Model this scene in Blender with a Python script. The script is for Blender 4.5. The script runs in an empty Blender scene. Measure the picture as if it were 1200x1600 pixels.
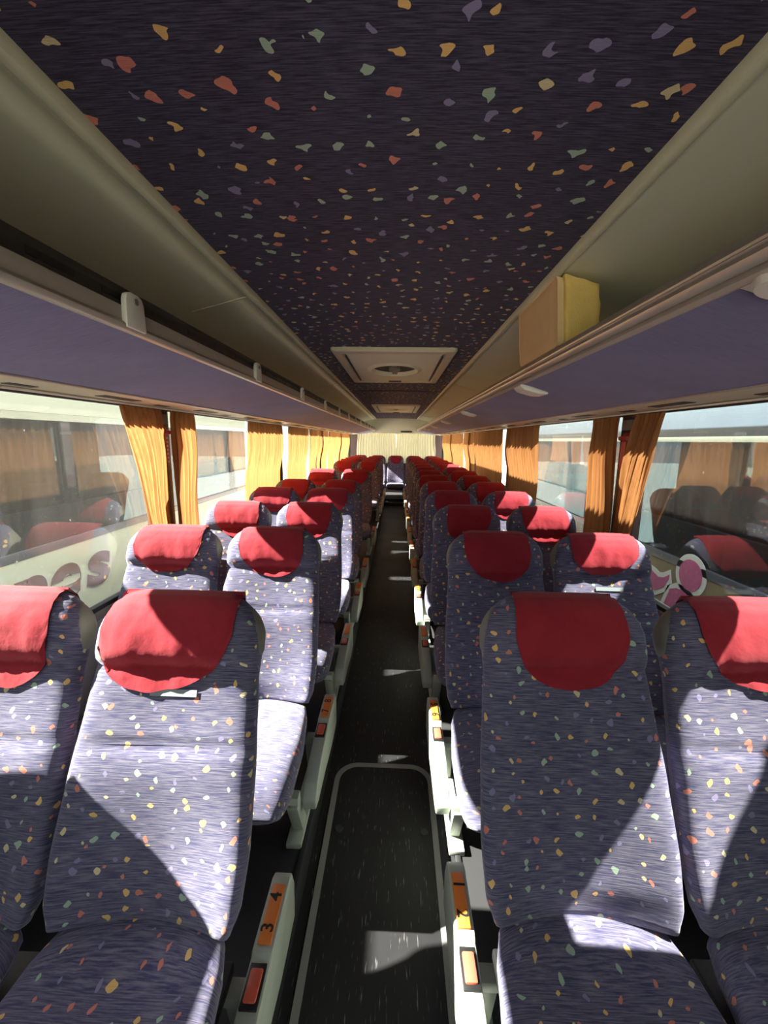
import bpy, bmesh, math, random
from mathutils import Vector, Matrix, noise
PI = math.pi
C = bpy.context.scene.collection
D = bpy.data

# ------------------------------------------------------------------ helpers
def lin(r, g, b):
    f = lambda c: (c/255/12.92) if c/255 <= 0.04045 else ((c/255+0.055)/1.055)**2.4
    return (f(r), f(g), f(b), 1)

def mesh(name, verts, faces, uvs=None, smooth=True):
    me = D.meshes.new(name)
    me.from_pydata([tuple(v) for v in verts], [], faces)
    if uvs is not None:
        ul = me.uv_layers.new(name='UVMap')
        for p in me.polygons:
            for li in p.loop_indices:
                ul.data[li].uv = uvs[me.loops[li].vertex_index]
    if smooth:
        me.polygons.foreach_set('use_smooth', [True]*len(me.polygons))
    me.update()
    return me

def link(name, me, mat=None, parent=None, loc=None):
    o = D.objects.new(name, me)
    C.objects.link(o)
    if mat is not None and not me.materials:
        me.materials.append(mat)
    if parent is not None:
        o.parent = parent
    if loc is not None:
        o.location = loc
    return o

def tag(o, label=None, cat=None, group=None, kind=None):
    if label: o['label'] = label
    if cat: o['category'] = cat
    if group: o['group'] = group
    if kind: o['kind'] = kind
    return o

def thing(name, loc, label, cat, group=None):
    o = D.objects.new(name, None)
    o.empty_display_size = 0.05
    C.objects.link(o)
    o.location = loc
    return tag(o, label, cat, group)

class MB:
    """collects boxes, prisms, tubes into one mesh"""
    def __init__(self):
        self.bm = bmesh.new()
    def box(self, x0, x1, y0, y1, z0, z1, bev=0.0, mat=None, seg=2):
        r = bmesh.ops.create_cube(self.bm, size=1)
        M = Matrix.Translation(((x0+x1)/2, (y0+y1)/2, (z0+z1)/2)) @ Matrix.Diagonal((x1-x0, y1-y0, z1-z0, 1))
        bmesh.ops.transform(self.bm, matrix=M, verts=r['verts'])
        vs = r['verts']
        if bev > 0:
            es = list({e for v in vs for e in v.link_edges})
            rr = bmesh.ops.bevel(self.bm, geom=es, offset=bev, segments=seg, affect='EDGES', profile=0.5)
            vs = rr['verts']
            vs = list({v for f in rr['faces'] for v in f.verts} | set(v for v in vs))
        if mat is not None:
            bmesh.ops.transform(self.bm, matrix=mat, verts=[v for v in vs if v.is_valid])
        return self
    def prism(self, poly, axis, a0, a1, bev=0.0):
        """poly: 2D outline; axis: 'x' -> (y,z), 'y' -> (x,z), 'z' -> (x,y); extruded a0..a1"""
        def P(p, a):
            return {'x': (a, p[0], p[1]), 'y': (p[0], a, p[1]), 'z': (p[0], p[1], a)}[axis]
        v0 = [self.bm.verts.new(P(p, a0)) for p in poly]
        v1 = [self.bm.verts.new(P(p, a1)) for p in poly]
        fs = [self.bm.faces.new(v0), self.bm.faces.new(v1[::-1])]
        n = len(poly)
        for i in range(n):
            fs.append(self.bm.faces.new((v0[i], v1[i], v1[(i+1) % n], v0[(i+1) % n])))
        bmesh.ops.recalc_face_normals(self.bm, faces=fs)
        if bev > 0:
            es = list({e for f in fs for e in f.edges})
            bmesh.ops.bevel(self.bm, geom=es, offset=bev, segments=2, affect='EDGES', profile=0.5)
        return self
    def tube(self, pts, r, n=10):
        prev = None
        pts = [Vector(p) for p in pts]
        for i, p in enumerate(pts):
            d = (pts[min(i+1, len(pts)-1)] - pts[max(i-1, 0)]).normalized()
            q = d.to_track_quat('Z', 'Y')
            ring = [self.bm.verts.new(p + q @ Vector((r*math.cos(2*PI*k/n), r*math.sin(2*PI*k/n), 0))) for k in range(n)]
            if prev:
                for k in range(n):
                    self.bm.faces.new((prev[k], prev[(k+1) % n], ring[(k+1) % n], ring[k]))
            else:
                self.bm.faces.new(ring[::-1])
            prev = ring
        self.bm.faces.new(prev)
        return self
    def data(self, name, smooth_angle=0.6):
        bmesh.ops.recalc_face_normals(self.bm, faces=self.bm.faces)
        me = D.meshes.new(name)
        self.bm.to_mesh(me); self.bm.free()
        me.polygons.foreach_set('use_smooth', [True]*len(me.polygons))
        me.set_sharp_from_angle(angle=smooth_angle)
        return me
    def build(self, name, mat, parent=None, loc=None):
        return link(name, self.data(name), mat, parent, loc)

def structure(o):
    o['kind'] = 'structure'
    return o

# ------------------------------------------------------------------ materials
def newmat(name):
    m = D.materials.new(name); m.use_nodes = True
    nt = m.node_tree
    return m, nt, nt.nodes['Principled BSDF'], nt.nodes['Material Output']

def N(nt, t, **kw):
    n = nt.nodes.new(t)
    for k, v in kw.items():
        if k.startswith('i_'):
            n.inputs[k[2:].replace('_', ' ')].default_value = v
        else:
            setattr(n, k, v)
    return n

def mixcol(nt, fac, a, b):
    n = nt.nodes.new('ShaderNodeMix'); n.data_type = 'RGBA'
    for sock, val in ((n.inputs[0], fac), (n.inputs[6], a), (n.inputs[7], b)):
        if hasattr(val, 'links'): nt.links.new(val, sock)
        else: sock.default_value = val
    return n.outputs[2]

def math_(nt, op, a, b=None, clamp=False):
    n = nt.nodes.new('ShaderNodeMath'); n.operation = op; n.use_clamp = clamp
    for s, v in ((n.inputs[0], a), (n.inputs[1], b)):
        if v is None: continue
        if hasattr(v, 'links'): nt.links.new(v, s)
        else: s.default_value = v
    return n.outputs[0]

def plain(name, col, rough=0.5, metal=0.0, var=0.08, scale=6.0, spec=0.5, bump=0.0):
    m, nt, b, out = newmat(name)
    tc = N(nt, 'ShaderNodeTexCoord')
    nz = N(nt, 'ShaderNodeTexNoise', i_Scale=scale, i_Detail=5.0)
    nt.links.new(tc.outputs['Object'], nz.inputs['Vector'])
    a = tuple(c*(1-var) for c in col[:3])+(1,)
    c = tuple(min(1, c*(1+var)) for c in col[:3])+(1,)
    nt.links.new(mixcol(nt, nz.outputs['Fac'], a, c), b.inputs['Base Color'])
    b.inputs['Roughness'].default_value = rough
    b.inputs['Metallic'].default_value = metal
    b.inputs['Specular IOR Level'].default_value = spec
    if bump > 0:
        bp = N(nt, 'ShaderNodeBump', i_Strength=bump, i_Distance=0.004)
        n2 = N(nt, 'ShaderNodeTexNoise', i_Scale=scale*30, i_Detail=3.0)
        nt.links.new(tc.outputs['Object'], n2.inputs['Vector'])
        nt.links.new(n2.outputs['Fac'], bp.inputs['Height'])
        nt.links.new(bp.outputs['Normal'], b.inputs['Normal'])
    return m

def fabric(name, dark, light, cell=22.0, rmin=0.13, rmax=0.27, chips=True, offset=True, sheen=0.35, flip=False, bump=0.35, dim=1.0):
    """woven moquette: crosswise streaks and scattered confetti chips; uv in metres"""
    m, nt, b, out = newmat(name)
    tc = N(nt, 'ShaderNodeTexCoord')
    vec = tc.outputs['UV']
    if offset:
        oi = N(nt, 'ShaderNodeObjectInfo')
        cx = N(nt, 'ShaderNodeCombineXYZ')
        nt.links.new(math_(nt, 'MULTIPLY', oi.outputs['Random'], 17.3), cx.inputs[0])
        nt.links.new(math_(nt, 'MULTIPLY', oi.outputs['Random'], 41.7), cx.inputs[1])
        ad = N(nt, 'ShaderNodeVectorMath', operation='ADD')
        nt.links.new(vec, ad.inputs[0]); nt.links.new(cx.outputs[0], ad.inputs[1])
        vec = ad.outputs[0]
    # streaks
    mp = N(nt, 'ShaderNodeMapping')
    mp.inputs['Scale'].default_value = (18, 380, 1)
    nt.links.new(vec, mp.inputs['Vector'])
    st = N(nt, 'ShaderNodeTexNoise', noise_dimensions='2D', i_Scale=1.0, i_Detail=4.0, i_Roughness=0.65)
    nt.links.new(mp.outputs[0], st.inputs['Vector'])
    rp = N(nt, 'ShaderNodeValToRGB')
    rp.color_ramp.elements[0].position = 0.36; rp.color_ramp.elements[0].color = dark
    rp.color_ramp.elements[1].position = 0.72; rp.color_ramp.elements[1].color = light
    nt.links.new(st.outputs['Fac'], rp.inputs['Fac'])
    col = rp.outputs['Color']
    # broad wear
    wn = N(nt, 'ShaderNodeTexNoise', noise_dimensions='2D', i_Scale=5.0, i_Detail=3.0)
    nt.links.new(vec, wn.inputs['Vector'])
    wr = N(nt, 'ShaderNodeMapRange'); wr.inputs[3].default_value = 0.85; wr.inputs[4].default_value = 1.18
    nt.links.new(wn.outputs['Fac'], wr.inputs[0])
    mul = N(nt, 'ShaderNodeMix', data_type='RGBA', blend_type='MULTIPLY'); mul.inputs[0].default_value = 1
    cb = N(nt, 'ShaderNodeCombineColor')
    for k in range(3): nt.links.new(wr.outputs[0], cb.inputs[k])
    nt.links.new(col, mul.inputs[6]); nt.links.new(cb.outputs[0], mul.inputs[7])
    col = mul.outputs[2]
    if chips:
        wz = N(nt, 'ShaderNodeTexNoise', noise_dimensions='2D', i_Scale=48.0, i_Detail=0.0)
        nt.links.new(vec, wz.inputs['Vector'])
        sb = N(nt, 'ShaderNodeVectorMath', operation='SUBTRACT'); sb.inputs[1].default_value = (0.5, 0.5, 0.5)
        nt.links.new(wz.outputs['Color'], sb.inputs[0])
        sc = N(nt, 'ShaderNodeVectorMath', operation='SCALE'); sc.inputs['Scale'].default_value = 0.0125*24/cell
        nt.links.new(sb.outputs[0], sc.inputs[0])
        av = N(nt, 'ShaderNodeVectorMath', operation='ADD')
        nt.links.new(vec, av.inputs[0]); nt.links.new(sc.outputs[0], av.inputs[1])
        vo = N(nt, 'ShaderNodeTexVoronoi', voronoi_dimensions='2D', feature='F1', distance='MINKOWSKI'); vo.inputs['Exponent'].default_value = 1.4
        vo.inputs['Scale'].default_value = cell; vo.inputs['Randomness'].default_value = 0.8
        nt.links.new(av.outputs[0], vo.inputs['Vector'])
        sx = N(nt, 'ShaderNodeSeparateColor'); nt.links.new(vo.outputs['Color'], sx.inputs[0])
        mr = N(nt, 'ShaderNodeMapRange'); mr.inputs[3].default_value = rmin; mr.inputs[4].default_value = rmax
        nt.links.new(sx.outputs[2], mr.inputs[0])
        mask = math_(nt, 'LESS_THAN', vo.outputs['Distance'], mr.outputs[0])
        cr = N(nt, 'ShaderNodeValToRGB'); cr.color_ramp.interpolation = 'CONSTANT'
        cols = [(0.0, (0.64*dim, 0.23*dim, 0.175*dim, 1)), (0.24, (0.80*dim, 0.52*dim, 0.20*dim, 1)), (0.5, (0.38*dim, 0.52*dim, 0.40*dim, 1)),
                (0.68, (0.25*dim, 0.23*dim, 0.40*dim, 1)), (0.90, (0.70*dim, 0.60*dim, 0.36*dim, 1))]
        e = cr.color_ramp.elements
        e[0].position, e[0].color = cols[0]; e[1].position, e[1].color = cols[1]
        for p, c in cols[2:]:
            q = e.new(p); q.color = c
        nt.links.new(sx.outputs[0], cr.inputs['Fac'])
        col = mixcol(nt, mask, col, cr.outputs['Color'])
    nt.links.new(col, b.inputs['Base Color'])
    b.inputs['Roughness'].default_value = 0.9
    b.inputs['Specular IOR Level'].default_value = 0.15
    b.inputs['Sheen Weight'].default_value = sheen
    b.inputs['Sheen Roughness'].default_value = 0.45
    b.inputs['Sheen Tint'].default_value = (0.75, 0.75, 0.9, 1)
    bp = N(nt, 'ShaderNodeBump', i_Strength=bump, i_Distance=0.003)
    nt.links.new(st.outputs['Fac'], bp.inputs['Height'])
    nt.links.new(bp.outputs['Normal'], b.inputs['Normal'])
    return m

def redcloth(name):
    m, nt, b, out = newmat(name)
    tc = N(nt, 'ShaderNodeTexCoord')
    nz = N(nt, 'ShaderNodeTexNoise', i_Scale=9.0, i_Detail=6.0, i_Roughness=0.7)
    nt.links.new(tc.outputs['Object'], nz.inputs['Vector'])
    rp = N(nt, 'ShaderNodeValToRGB')
    rp.color_ramp.elements[0].position = 0.3; rp.color_ramp.elements[0].color = (0.26, 0.014, 0.026, 1)
    rp.color_ramp.elements[1].position = 0.75; rp.color_ramp.elements[1].color = (0.36, 0.024, 0.042, 1)
    nt.links.new(nz.outputs['Fac'], rp.inputs['Fac'])
    nt.links.new(rp.outputs['Color'], b.inputs['Base Color'])
    b.inputs['Roughness'].default_value = 0.85
    b.inputs['Specular IOR Level'].default_value = 0.2
    b.inputs['Sheen Weight'].default_value = 0.3
    b.inputs['Sheen Tint'].default_value = (1, 0.6, 0.6, 1)
    bp = N(nt, 'ShaderNodeBump', i_Strength=0.4, i_Distance=0.003)
    n2 = N(nt, 'ShaderNodeTexNoise', i_Scale=45.0, i_Detail=4.0)
    nt.links.new(tc.outputs['Object'], n2.inputs['Vector'])
    nt.links.new(n2.outputs['Fac'], bp.inputs['Height'])
    nt.links.new(bp.outputs['Normal'], b.inputs['Normal'])
    return m

def curtaincloth(name, c1, c2, trans=0.55):
    m, nt, b, out = newmat(name)
    tc = N(nt, 'ShaderNodeTexCoord')
    mp = N(nt, 'ShaderNodeMapping'); mp.inputs['Scale'].default_value = (75, 75, 1.2)
    nt.links.new(tc.outputs['Object'], mp.inputs['Vector'])
    nz = N(nt, 'ShaderNodeTexNoise', i_Scale=1.0, i_Detail=4.0)
    nt.links.new(mp.outputs[0], nz.inputs['Vector'])
    col = mixcol(nt, nz.outputs['Fac'], c1, c2)
    df = N(nt, 'ShaderNodeBsdfDiffuse'); tr = N(nt, 'ShaderNodeBsdfTranslucent')
    nt.links.new(col, df.inputs['Color']); nt.links.new(col, tr.inputs['Color'])
    mx = N(nt, 'ShaderNodeMixShader'); mx.inputs[0].default_value = trans
    nt.links.new(df.outputs[0], mx.inputs[1]); nt.links.new(tr.outputs[0], mx.inputs[2])
    nt.links.new(mx.outputs[0], out.inputs['Surface'])
    return m

def glass(name, tint=(0.86, 0.91, 0.88, 1), dust=0.05, ior=1.55, boost=1.0, dustcol=(0.75, 0.75, 0.7, 1)):
    m, nt, b, out = newmat(name)
    tp = N(nt, 'ShaderNodeBsdfTransparent'); tp.inputs['Color'].default_value = tint
    gl = N(nt, 'ShaderNodeBsdfGlossy'); gl.inputs['Roughness'].default_value = 0.015
    ge = N(nt, 'ShaderNodeNewGeometry')
    dp = N(nt, 'ShaderNodeVectorMath', operation='DOT_PRODUCT')
    nt.links.new(ge.outputs['Incoming'], dp.inputs[0]); nt.links.new(ge.outputs['Normal'], dp.inputs[1])
    # Schlick reflectance of a double pane, the same from both faces
    om = math_(nt, 'SUBTRACT', 1.0, math_(nt, 'ABSOLUTE', dp.outputs['Value']), clamp=True)
    f = math_(nt, 'ADD', math_(nt, 'MULTIPLY', math_(nt, 'POWER', om, 4.2), 0.9*boost), 0.10*boost, clamp=True)
    mx = N(nt, 'ShaderNodeMixShader')
    nt.links.new(f, mx.inputs[0]); nt.links.new(tp.outputs[0], mx.inputs[1]); nt.links.new(gl.outputs[0], mx.inputs[2])
    # dirt: vertical runs plus speckles
    tc = N(nt, 'ShaderNodeTexCoord')
    mp = N(nt, 'ShaderNodeMapping'); mp.inputs['Scale'].default_value = (9, 9, 1.1)
    nt.links.new(tc.outputs['Object'], mp.inputs['Vector'])
    nz = N(nt, 'ShaderNodeTexNoise', i_Scale=1.6, i_Detail=7.0, i_Roughness=0.7)
    nt.links.new(mp.outputs[0], nz.inputs['Vector'])
    n2 = N(nt, 'ShaderNodeTexNoise', i_Scale=55.0, i_Detail=2.0)
    nt.links.new(tc.outputs['Object'], n2.inputs['Vector'])
    sp = math_(nt, 'MULTIPLY', math_(nt, 'GREATER_THAN', n2.outputs['Fac'], 0.77), 0.15)
    dd = math_(nt, 'ADD', math_(nt, 'MULTIPLY', nz.outputs['Fac'], dust*2), sp, clamp=True)
    df = N(nt, 'ShaderNodeBsdfDiffuse'); df.inputs['Color'].default_value = dustcol
    tl = N(nt, 'ShaderNodeBsdfTranslucent'); tl.inputs['Color'].default_value = dustcol
    m2 = N(nt, 'ShaderNodeMixShader'); m2.inputs[0].default_value = 0.5
    nt.links.new(df.outputs[0], m2.inputs[1]); nt.links.new(tl.outputs[0], m2.inputs[2])
    m3 = N(nt, 'ShaderNodeMixShader')
    nt.links.new(dd, m3.inputs[0]); nt.links.new(mx.outputs[0], m3.inputs[1]); nt.links.new(m2.outputs[0], m3.inputs[2])
    nt.links.new(m3.outputs[0], out.inputs['Surface'])
    return m

def floormat(name):
    m, nt, b, out = newmat(name)
    tc = N(nt, 'ShaderNodeTexCoord')
    mp = N(nt, 'ShaderNodeMapping'); mp.inputs['Scale'].default_value = (170, 16, 1)
    nt.links.new(tc.outputs['Object'], mp.inputs['Vector'])
    nz = N(nt, 'ShaderNodeTexNoise', i_Scale=1.0, i_Detail=2.0)
    nt.links.new(mp.outputs[0], nz.inputs['Vector'])
    rp = N(nt, 'ShaderNodeValToRGB')
    rp.color_ramp.elements[0].position = 0.64; rp.color_ramp.elements[0].color = (0.011, 0.011, 0.013, 1)
    rp.color_ramp.elements[1].position = 0.80; rp.color_ramp.elements[1].color = (0.30, 0.30, 0.31, 1)
    nt.links.new(nz.outputs['Fac'], rp.inputs['Fac'])
    n2 = N(nt, 'ShaderNodeTexNoise', i_Scale=3.0, i_Detail=5.0)
    nt.links.new(tc.outputs['Object'], n2.inputs['Vector'])
    nt.links.new(mixcol(nt, math_(nt, 'MULTIPLY', n2.outputs['Fac'], 0.10), rp.outputs['Color'], (0.12, 0.12, 0.14, 1)), b.inputs['Base Color'])
    mr = N(nt, 'ShaderNodeMapRange'); mr.inputs[3].default_value = 0.38; mr.inputs[4].default_value = 0.65
    nt.links.new(n2.outputs['Fac'], mr.inputs[0]); nt.links.new(mr.outputs[0], b.inputs['Roughness'])
    b.inputs['Specular IOR Level'].default_value = 0.4
    return m

M = {}
M['seat'] = fabric('seat_moquette', (0.060, 0.061, 0.138, 1), (0.225, 0.210, 0.275, 1), cell=24.0, rmin=0.095, rmax=0.195)
M['ceil'] = fabric('ceiling_moquette', (0.019, 0.017, 0.038, 1), (0.095, 0.086, 0.145, 1), cell=14.5, rmin=0.09, rmax=0.20, offset=False, sheen=0.1, dim=0.95)
M['rack'] = fabric('rack_carpet', (0.165, 0.165, 0.31, 1), (0.22, 0.22, 0.39, 1), chips=False, sheen=0.2, offset=False)
M['red'] = redcloth('red_cloth')
M['cream'] = plain('cream_panel', (0.74, 0.765, 0.62, 1), 0.55, var=0.06, scale=3)
M['creamedge'] = plain('cream_edge', (0.62, 0.60, 0.44, 1), 0.5, var=0.1, scale=12)
M['pink'] = plain('beige_lip', (0.42, 0.36, 0.31, 1), 0.5, var=0.05)
M['railm'] = plain('rail_metal', (0.46, 0.43, 0.37, 1), 0.35, 0.35, var=0.05)
M['dark'] = plain('dark_channel', (0.035, 0.034, 0.030, 1), 0.6, var=0.2, scale=20)
M['black'] = plain('black_plastic', (0.012, 0.012, 0.013, 1), 0.45, var=0.2)
M['white'] = plain('white_plastic', (0.80, 0.79, 0.72, 1), 0.4, var=0.05)
M['green'] = plain('grey_green_plastic', (0.42, 0.46, 0.405, 1), 0.42, var=0.05)
M['capgrey'] = plain('grey_plastic', (0.20, 0.20, 0.175, 1), 0.6, var=0.06)
M['wall'] = plain('wall_panel', (0.34, 0.34, 0.34, 1), 0.7, var=0.1)
M['pillar'] = plain('pillar_panel', (0.09, 0.06, 0.06, 1), 0.7, var=0.1)
M['rubber'] = plain('rubber', (0.02, 0.021, 0.024, 1), 0.6)
M['orange'] = plain('orange_plate', (0.80, 0.22, 0.035, 1), 0.5, var=0.05)
M['coral'] = plain('coral_latch', (0.72, 0.13, 0.08, 1), 0.4, var=0.06)
M['redp'] = plain('red_plastic', (0.42, 0.02, 0.02, 1), 0.4)
M['steel'] = plain('steel', (0.55, 0.55, 0.55, 1), 0.3, 0.9)
M['strip'] = plain('floor_strip', (0.30, 0.30, 0.29, 1), 0.4, 0.2, var=0.12, scale=10)
M['velcro'] = plain('velcro', (0.28, 0.33, 0.36, 1), 0.8)
M['foam'] = plain('yellow_foam', (0.88, 0.62, 0.20, 1), 0.9, var=0.18, scale=11, bump=0.5)
M['foamside'] = plain('beige_foam_cover', (0.80, 0.58, 0.30, 1), 0.85, var=0.06, scale=14)
M['curtain'] = curtaincloth('orange_curtain', (0.29, 0.120, 0.036, 1), (0.58, 0.285, 0.120, 1), 0.46)
M['rearcurtain'] = curtaincloth('cream_curtain', (0.38, 0.34, 0.22, 1), (0.50, 0.46, 0.33, 1), 0.6)
M['palecurtain'] = curtaincloth('pale_curtain', (0.42, 0.48, 0.40, 1), (0.55, 0.60, 0.5, 1), 0.4)
M['glass'] = glass('window_glass', dust=0.022)
M['tint'] = glass('tinted_glass', (0.24, 0.30, 0.33, 1), dust=0.02, dustcol=(0.25, 0.29, 0.31, 1))
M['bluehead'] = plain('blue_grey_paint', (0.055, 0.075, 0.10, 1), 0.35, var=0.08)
M['roofgrey'] = plain('pale_blue_roof', (0.105, 0.118, 0.135, 1), 0.7, var=0.05, spec=0.2)  # roof colour darkened to offset the strong sunlight on it
M['corn'] = plain('grey_green_cornice', (0.115, 0.125, 0.112, 1), 0.6, var=0.05, spec=0.2)  # coach's upper side, shade put into the colour to offset sun_glint
M['navy'] = plain('navy_trim', (0.05, 0.065, 0.10, 1), 0.4)
M['floor'] = floormat('floor_vinyl')
M['plat'] = plain('platform_floor', (0.03, 0.03, 0.034, 1), 0.6, var=0.2)
M['whitepaint'] = plain('white_paint', (0.56, 0.62, 0.58, 1), 0.3, var=0.03, scale=2)
M['goldpaint'] = plain('gold_paint', (0.30, 0.25, 0.165, 1), 0.35, 0.2, var=0.15, scale=60)
M['letter'] = plain('maroon_letters', (0.12, 0.05, 0.058, 1), 0.4, var=0.1)
M['pinkl'] = plain('pink_letters', (0.50, 0.115, 0.30, 1), 0.5, var=0.2, scale=30)
M['whitel'] = plain('white_outline', (0.72, 0.78, 0.84, 1), 0.5, var=0.05)
M['asphalt'] = plain('concrete', (0.42, 0.40, 0.36, 1), 0.9, var=0.25, scale=8)
M['greyseat'] = plain('grey_green_fabric', (0.22, 0.27, 0.25, 1), 0.9, var=0.15)
M['darkseat'] = plain('dark_blue_fabric', (0.06, 0.075, 0.10, 1), 0.9, var=0.15)

# ------------------------------------------------------------------ key measures
CAMX, CAMZ = 0.034, 1.55
ROW, YB1 = 0.75, 0.70          # row pitch; where backrest meets cushion in the first row
PLAT = 0.12                    # seat platform above the aisle floor
AX, WX, LAX, LWX = 0.472, 0.932, 0.508, 0.962          # aisle-seat and window-seat centres
REAR, FRONT = 11.35, -1.80
GX = 1.21                      # glass plane
SILL, WTOP = 0.83, 1.698
CEIL, CEX = 2.12, 0.545

# ------------------------------------------------------------------ seat shapes (local: x across, y towards the rear, z up from the platform)
def interp(tab, t):
    for (t0, v0), (t1, v1) in zip(tab, tab[1:]):
        if t <= t1:
            f = (t-t0)/(t1-t0) if t1 > t0 else 0
            f = max(0, min(1, f)); f = f*f*(3-2*f)*0.5 + f*0.5
            return v0+(v1-v0)*f
    return tab[-1][1]

W_T = [(0, .200), (.06, .216), (.2, .223), (.42, .219), (.6, .210), (.72, .204), (.80, .207), (.86, .205), (.90, .196), (.94, .178), (.97, .156), (.99, .128), (1.0, .10)]
TH_T = [(0, .085), (.1, .115), (.45, .105), (.7, .092), (.86, .105), (.94, .090), (.975, .062), (.993, .030), (1.0, .010)]
LEN = 0.735
BZ = 0.368                     # backrest starts here
NSE = 3.2
def axis_pt(t):
    """centre line of the backrest: leans rearwards, head slightly upright"""
    s = t*LEN
    a = math.radians(25.5)
    y = 0.055 + s*math.sin(a) - 0.035*max(0, t-0.62)**2*3
    z = BZ + s*math.cos(a)
    return y, z, a
def rec(t):
    r = interp([(0, .078), (.12, .066), (.35, .034), (.55, .024), (.7, .014), (.82, .004), (1, 0)], t)
    return r
def back_point(x, t, side, grow=0.0):
    w = interp(W_T, t)+grow; th = interp(TH_T, t)+2*grow
    q = max(0.0, 1-abs(x/w)**NSE)**(1/NSE) if abs(x) < w else 0
    d = th/2*q
    y, z, a = axis_pt(t)
    if side > 0:
        q_ = max(0, min(1, (t-.735)/.05)); d += .016*q_*q_*(3-2*q_)*max(0, 1-max(0, (t-.9)/.1))*min(1, q*1.3)
        d -= rec(t)*max(0, 1-(x/w)**2)*min(1, q*1.2)
        d -= 0.011*math.exp(-((t-0.50)/0.012)**2)*max(0, 1-(x/w)**4)
        d -= 0.009*math.exp(-((t-0.735)/0.010)**2)
        d += 0.010*math.exp(-((t-0.42)/0.07)**2)*max(0, 1-(x/w)**2)
    else:
        d = -d
    return Vector((x, y - d*math.cos(a), z + d*math.sin(a)))

def back_mesh(name):
    ts = [i/46*0.92 for i in range(47)] + [.935, .95, .962, .973, .982, .989, .995, 1.0]
    n = 22
    V, F, U = [], [], []
    rings = []
    for t in ts:
        w = interp(W_T, t); ring = []
        xs = [-math.cos(PI*k/n) for k in range(n+1)]
        # superelliptic spread so that the bolsters get points
        front = [back_point(x*w, t, 1) for x in xs]
        back = [back_point(x*w, t, -1) for x in xs[1:-1][::-1]]
        per = 0; pts = front+back
        for i, p in enumerate(pts):
            if i: per += (pts[i]-pts[i-1]).length
            V.append(p); U.append((per-w, t*LEN)); ring.append(len(V)-1)
        rings.append(ring)
    m = len(rings[0])
    for a, b in zip(rings, rings[1:]):
        for k in range(m):
            F.append((a[k], a[(k+1) % m], b[(k+1) % m], b[k]))
    F.append(tuple(rings[0][::-1])); F.append(tuple(rings[-1]))
    me = mesh(name, V, F, U)
    return me

def cushion_mesh(name):
    """rounded pad from y=-0.42 (front) to y=0.03 (under the backrest), top about z=0.38"""
    V, F, U = [], [], []
    ys = [0.055, 0.05, 0.03, 0.0, -.04, -.09, -.14, -.19, -.24, -.28, -.31, -.335, -.355, -.372, -.385, -.394, -.398]
    n = 24; rings = []
    for i, y in enumerate(ys):
        u = (0.055-y)/0.453
        w = interp([(0, .188), (.12, .205), (.45, .222), (.8, .224), (.93, .212), (1, .18)], u)
        top = interp([(0, .372), (.3, .374), (.6, .385), (.78, .384), (.88, .370), (.95, .345), (1, .295)], u)
        bot = interp([(0, .30), (.5, .25), (.9, .235), (.96, .245), (1, .275)], u)
        cz, th = (top+bot)/2, (top-bot)
        ring = []; per = 0; prev = None
        for k in range(n*2):
            a = PI*k/n
            cx, sz = math.cos(a), math.sin(a)
            x = -w*math.copysign(abs(cx)**(2/4.2), cx)
            z = cz + th/2*math.copysign(abs(sz)**(2/3.2), sz)
            if sz > 0: z -= 0.018*max(0, 1-(x/w)**2)*(1-u*0.8)
            # arched rear edge follows the hollow backrest
            yy = y + (0.045*max(0, 1-(x/w)**2) if u < 0.15 else 0)
            p = Vector((x, yy, z))
            if prev is not None: per += (p-prev).length
            prev = p
            V.append(p); ring.append(len(V)-1); U.append((per, y*1.0 if sz >= 0 and u < .85 else y - (0.38-z)))
        rings.append(ring)
    m = n*2
    for a, b in zip(rings, rings[1:]):
        for k in range(m):
            F.append((a[k], a[(k+1) % m], b[(k+1) % m], b[k]))
    F.append(tuple(rings[0][::-1])); F.append(tuple(rings[-1]))
    me = mesh(name, V, F, U)
    bm = bmesh.new(); bm.from_mesh(me); bmesh.ops.recalc_face_normals(bm, faces=bm.faces); bm.to_mesh(me); bm.free()
    me.polygons.foreach_set('use_smooth', [True]*len(me.polygons))
    return me

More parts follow.
